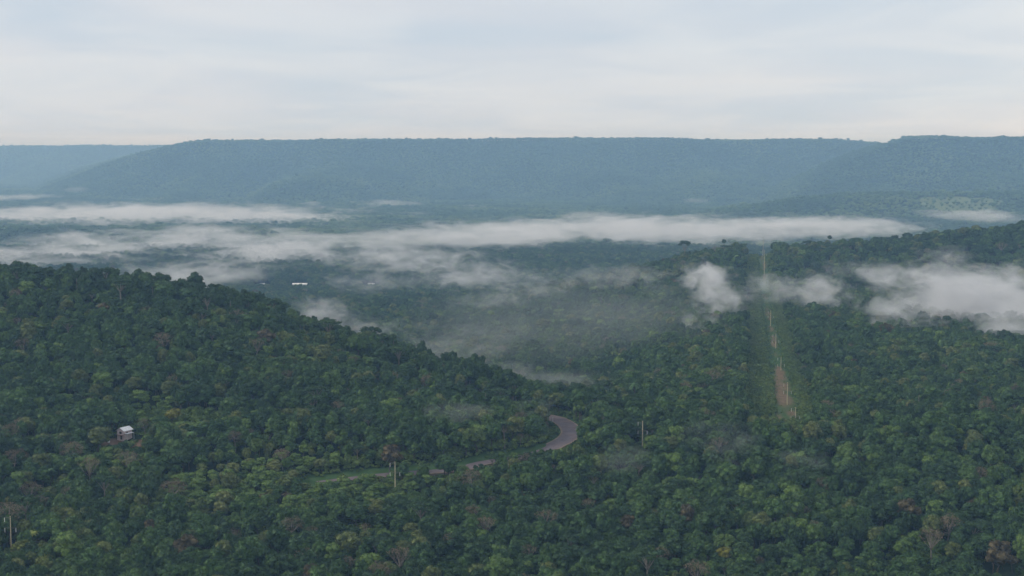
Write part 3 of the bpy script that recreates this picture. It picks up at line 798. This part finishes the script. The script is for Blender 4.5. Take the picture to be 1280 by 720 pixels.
def mist(px, py, Y, hw, hh, depth, dens, feat=60, bias=.45, seed=0, stretch=2.2, soft=.8):
    """a bank of mist: hw, hh half sizes as seen, in pixels of the photograph at distance Y; turned into metres here"""
    x, y, z = at(px, py, Y); k = Y / F
    a, b_, c = hw * k, depth, hh * k * 1.15
    mb = MB(); v, f = ICO[2]; mb.add(v * 1.04 * np.array([a, b_, c]), f)
    m, nt, out = newmat('mist_bank'); L = nt.links.new
    tc = N(nt, 'ShaderNodeTexCoord')
    mp = N(nt, 'ShaderNodeMapping'); mp.inputs['Scale'].default_value = (1 / a, 1 / b_, 1 / c); L(tc.outputs['Object'], mp.inputs['Vector'])
    ln = N(nt, 'ShaderNodeVectorMath', operation='LENGTH'); L(mp.outputs[0], ln.inputs[0])
    fo = N(nt, 'ShaderNodeMapRange', interpolation_type='SMOOTHSTEP'); fo.inputs['From Min'].default_value = 0.15; fo.inputs['From Max'].default_value = 1.0
    fo.inputs['To Min'].default_value = 1; fo.inputs['To Max'].default_value = 0; L(ln.outputs['Value'], fo.inputs['Value'])
    m2 = N(nt, 'ShaderNodeMapping'); m2.inputs['Scale'].default_value = (1 / (feat * stretch), 1 / (feat * stretch), 1 / feat)
    m2.inputs['Location'].default_value = (seed * 3.7, seed * 1.3, seed * .9); L(tc.outputs['Object'], m2.inputs['Vector'])
    nz = N(nt, 'ShaderNodeTexNoise'); nz.inputs['Scale'].default_value = 1; nz.inputs['Detail'].default_value = 6; nz.inputs['Roughness'].default_value = .62; nz.inputs['Distortion'].default_value = .7
    L(m2.outputs[0], nz.inputs['Vector'])
    # ragged outline: the noise eats in from the rim
    ns = N(nt, 'ShaderNodeMath', operation='MULTIPLY_ADD'); L(nz.outputs['Fac'], ns.inputs[0]); ns.inputs[1].default_value = 3.6; ns.inputs[2].default_value = -1.8 - bias
    ad = N(nt, 'ShaderNodeMath', operation='ADD'); L(fo.outputs[0], ad.inputs[0]); L(ns.outputs[0], ad.inputs[1])
    mr = N(nt, 'ShaderNodeMapRange', interpolation_type='SMOOTHSTEP'); mr.inputs['From Min'].default_value = 0.0; mr.inputs['From Max'].default_value = soft
    L(ad.outputs[0], mr.inputs['Value'])
    mu = N(nt, 'ShaderNodeMath', operation='MULTIPLY'); L(mr.outputs[0], mu.inputs[0]); mu.inputs[1].default_value = 1.0
    mu2 = N(nt, 'ShaderNodeMath', operation='MULTIPLY'); L(mu.outputs[0], mu2.inputs[0]); mu2.inputs[1].default_value = dens
    pv = N(nt, 'ShaderNodeVolumePrincipled'); pv.inputs['Color'].default_value = (.97, .97, .98, 1); pv.inputs['Anisotropy'].default_value = 0
    L(mu2.outputs[0], pv.inputs['Density']); L(pv.outputs[0], out.inputs['Volume'])
    m.cycles.volume_step_rate = min(.6, .55 * feat * 10 / ((a + b_ + c) * 2 / 3))
    o = link('mist_bank', mb.mesh('mist_bank', [m])); o.location = (x, y, z); o['kind'] = 'stuff'
    o['label'] = 'low white mist bank lying over the forest'
# long band, left
mist(170, 270, 4450, 400, 18, 900, .0080, 24, .42, 1, 4.5)
mist(360, 276, 4300, 170, 10, 600, .0045, 26, .35, 2, 5)
mist(20, 246, 6000, 70, 5, 400, .0030, 24, .40, 3, 4)
mist(95, 237, 6300, 26, 6, 200, .0022, 24, .5, 4, 2)
mist(490, 254, 5600, 70, 6, 400, .0024, 24, .45, 5, 4)
mist(592, 260, 5400, 30, 6, 300, .0028, 24, .45, 6, 3)
mist(870, 251, 5300, 40, 5, 250, .0014, 24, .5, 7, 3)
# broken sheet over the left of the valley
mist(230, 304, 3000, 430, 28, 800, .0080, 26, .62, 8, 5)
mist(60, 322, 2450, 250, 22, 450, .0100, 20, .58, 10, 4)
mist(330, 318, 2500, 190, 24, 450, .0110, 20, .56, 9, 3.6)
mist(240, 342, 2000, 170, 24, 280, .0100, 18, .60, 31, 3)
mist(500, 298, 2800, 170, 18, 450, .0060, 24, .48, 11, 4)
# band behind the ridge
mist(820, 286, 3200, 400, 19, 600, .0085, 21, .42, 12, 4)
mist(620, 295, 2850, 170, 22, 450, .0085, 18, .50, 13, 3.6)
mist(1040, 283, 3100, 190, 16, 450, .0080, 18, .46, 14, 3.6)
mist(1225, 270, 3700, 100, 9, 400, .0044, 24, .40, 15, 4)
mist(745, 270, 3900, 90, 9, 350, .0030, 22, .50, 32, 3)
# torn wisps over the middle of the valley
mist(500, 322, 2150, 190, 26, 300, .0100, 15, .68, 16, 2.4)
mist(590, 342, 1750, 150, 26, 200, .0120, 13, .68, 17, 2.0)
mist(680, 356, 1480, 120, 24, 140, .0095, 12, .74, 46, 1.9)
mist(470, 352, 1700, 130, 22, 160, .0080, 12, .72, 18, 2.0)
mist(610, 376, 1380, 150, 26, 140, .0080, 11, .86, 39, 1.9)
mist(770, 345, 1300, 140, 26, 100, .0090, 12, .66, 19, 2.0)
mist(560, 412, 1100, 180, 28, 110, .0055, 10, .86, 41, 1.9)
mist(740, 405, 1080, 260, 40, 220, .0008, 30, -.1, 44, 3)
# puffs before the ridge
mist(880, 350, 1190, 56, 36, 60, .040, 13, .52, 20, 1.3)
mist(902, 378, 1090, 60, 38, 60, .032, 12, .56, 21, 1.3)
mist(880, 405, 1010, 66, 38, 60, .018, 10, .70, 22, 1.2)
mist(1028, 366, 1150, 62, 36, 65, .030, 12, .56, 23, 1.4)
mist(965, 362, 1200, 90, 32, 65, .018, 12, .62, 24, 1.5)
mist(1225, 374, 1055, 180, 60, 90, .032, 17, .30, 25, 2)
mist(1125, 394, 1000, 80, 38, 70, .030, 13, .54, 26, 1.6)
mist(1262, 410, 945, 90, 50, 70, .026, 14, .46, 27, 1.5)
mist(1120, 338, 1300, 220, 26, 80, .006, 12, .72, 42, 2.4)
mist(900, 432, 940, 90, 36, 70, .008, 10, .72, 40, 1.4)
# wisps behind and before the spur
mist(400, 394, 1100, 76, 32, 90, .016, 11, .58, 28, 1.6)
mist(450, 410, 1020, 90, 26, 80, .010, 10, .62, 29, 1.8)
mist(570, 436, 940, 170, 36, 100, .0065, 10, .68, 30, 2)
mist(640, 474, 830, 120, 32, 55, .0085, 9, .66, 43, 1.8)
mist(575, 520, 622, 130, 44, 26, .012, 10, .80, 34, 1.8)
mist(668, 514, 640, 60, 32, 22, .013, 9, .78, 36, 1.6)
mist(905, 550, 575, 120, 52, 32, .010, 12, .84, 35, 1.8)
mist(1000, 585, 545, 120, 46, 30, .007, 12, .86, 37, 1.8)
mist(780, 580, 555, 110, 40, 30, .006, 12, .86, 38, 1.8)
mist(720, 480, 740, 120, 30, 50, .005, 9, .60, 47, 2.4)

# ------------------------------------------------------------------ sky and sun
w = bpy.data.worlds.new('World'); scene.world = w; w.use_nodes = True
nt = w.node_tree; nt.nodes.clear(); L = nt.links.new
out = nt.nodes.new('ShaderNodeOutputWorld'); bg = nt.nodes.new('ShaderNodeBackground'); bg.inputs['Strength'].default_value = .1
SUN_EL, SUN_AZ = math.radians(34), math.radians(-95)      # azimuth from +Y toward +X
sky = N(nt, 'ShaderNodeTexSky', sky_type='NISHITA', sun_disc=False, sun_elevation=SUN_EL, sun_rotation=SUN_AZ)
tc = N(nt, 'ShaderNodeTexCoord')
sepx = N(nt, 'ShaderNodeSeparateXYZ'); L(tc.outputs['Generated'], sepx.inputs[0])
# project on a cloud sheet high above
zz = N(nt, 'ShaderNodeMath', operation='ADD'); L(sepx.outputs['Z'], zz.inputs[0]); zz.inputs[1].default_value = .10
zc = N(nt, 'ShaderNodeMath', operation='MAXIMUM'); L(zz.outputs[0], zc.inputs[0]); zc.inputs[1].default_value = .03
dx = N(nt, 'ShaderNodeMath', operation='DIVIDE'); L(sepx.outputs['X'], dx.inputs[0]); L(zc.outputs[0], dx.inputs[1])
dy = N(nt, 'ShaderNodeMath', operation='DIVIDE'); L(sepx.outputs['Y'], dy.inputs[0]); L(zc.outputs[0], dy.inputs[1])
cb = N(nt, 'ShaderNodeCombineXYZ'); L(dx.outputs[0], cb.inputs[0]); L(dy.outputs[0], cb.inputs[1])
n1 = N(nt, 'ShaderNodeTexNoise'); n1.inputs['Scale'].default_value = .42; n1.inputs['Detail'].default_value = 5; n1.inputs['Roughness'].default_value = .5; n1.inputs['Distortion'].default_value = .4
L(cb.outputs[0], n1.inputs['Vector'])
n2 = N(nt, 'ShaderNodeTexNoise'); n2.inputs['Scale'].default_value = 1.0; n2.inputs['Detail'].default_value = 5; n2.inputs['Roughness'].default_value = .5; n2.inputs['Distortion'].default_value = .8
L(cb.outputs[0], n2.inputs['Vector'])
cloud = ramp(nt, [(.34, (4.0, 4.7, 5.5)), (.5, (4.6, 5.0, 5.6)), (.62, (5.2, 5.35, 5.7))], n1.outputs['Fac'])
thick = ramp(nt, [(.42, (0, 0, 0)), (.85, (.8, .8, .8))], n2.outputs['Fac'])
mx1 = N(nt, 'ShaderNodeMix', data_type='RGBA'); L(thick.outputs['Color'], mx1.inputs[0]); L(cloud.outputs['Color'], mx1.inputs[6]); mx1.inputs[7].default_value = (5.9, 6.0, 6.1, 1)
mx = N(nt, 'ShaderNodeMix', data_type='RGBA'); mx.inputs[0].default_value = .90; L(sky.outputs[0], mx.inputs[6])
# thinner, brighter cloud toward the right of the view
br = N(nt, 'ShaderNodeMapRange'); br.inputs['From Min'].default_value = .05; br.inputs['From Max'].default_value = .45; br.inputs['To Max'].default_value = .75; L(sepx.outputs['X'], br.inputs['Value'])
bm_ = N(nt, 'ShaderNodeMath', operation='MULTIPLY'); L(br.outputs[0], bm_.inputs[0]); L(n2.outputs['Fac'], bm_.inputs[1])
mx2 = N(nt, 'ShaderNodeMix', data_type='RGBA'); L(bm_.outputs[0], mx2.inputs[0]); L(mx1.outputs[2], mx2.inputs[6]); mx2.inputs[7].default_value = (6.9, 6.8, 6.6, 1)
L(mx2.outputs[2], mx.inputs[7])
L(mx.outputs[2], bg.inputs['Color']); L(bg.outputs[0], out.inputs['Surface'])

sl = bpy.data.lights.new('sun', 'SUN'); sl.energy = 1.5; sl.angle = math.radians(10); sl.color = (1, .95, .88)
so = bpy.data.objects.new('sun', sl); col.objects.link(so)
sd = Vector((math.sin(SUN_AZ) * math.cos(SUN_EL), math.cos(SUN_AZ) * math.cos(SUN_EL), math.sin(SUN_EL)))
so.rotation_euler = sd.to_track_quat('Z', 'Y').to_euler(); so.location = (0, 0, 400)

# ------------------------------------------------------------------ camera and render settings
cd = bpy.data.cameras.new('camera'); cd.sensor_width = 36; cd.lens = 36 * F / 1280; cd.clip_start = 1; cd.clip_end = 40000
co = bpy.data.objects.new('camera', cd); col.objects.link(co); co.location = (0, 0, CZ); co.rotation_euler = (math.pi / 2 - PITCH, 0, 0)
scene.camera = co
scene.view_settings.view_transform = 'Standard'; scene.view_settings.look = 'None'
scene.view_settings.exposure = 0.47; scene.view_settings.gamma = 1
c = scene.cycles
c.use_denoising = True
try: c.denoiser = 'OPENIMAGEDENOISE'
except Exception: pass
c.max_bounces = 4; c.diffuse_bounces = 2; c.glossy_bounces = 1; c.transmission_bounces = 1; c.volume_bounces = 1; c.transparent_max_bounces = 8
c.volume_step_rate = 1.0; c.volume_max_steps = 256
c.caustics_reflective = False; c.caustics_refractive = False
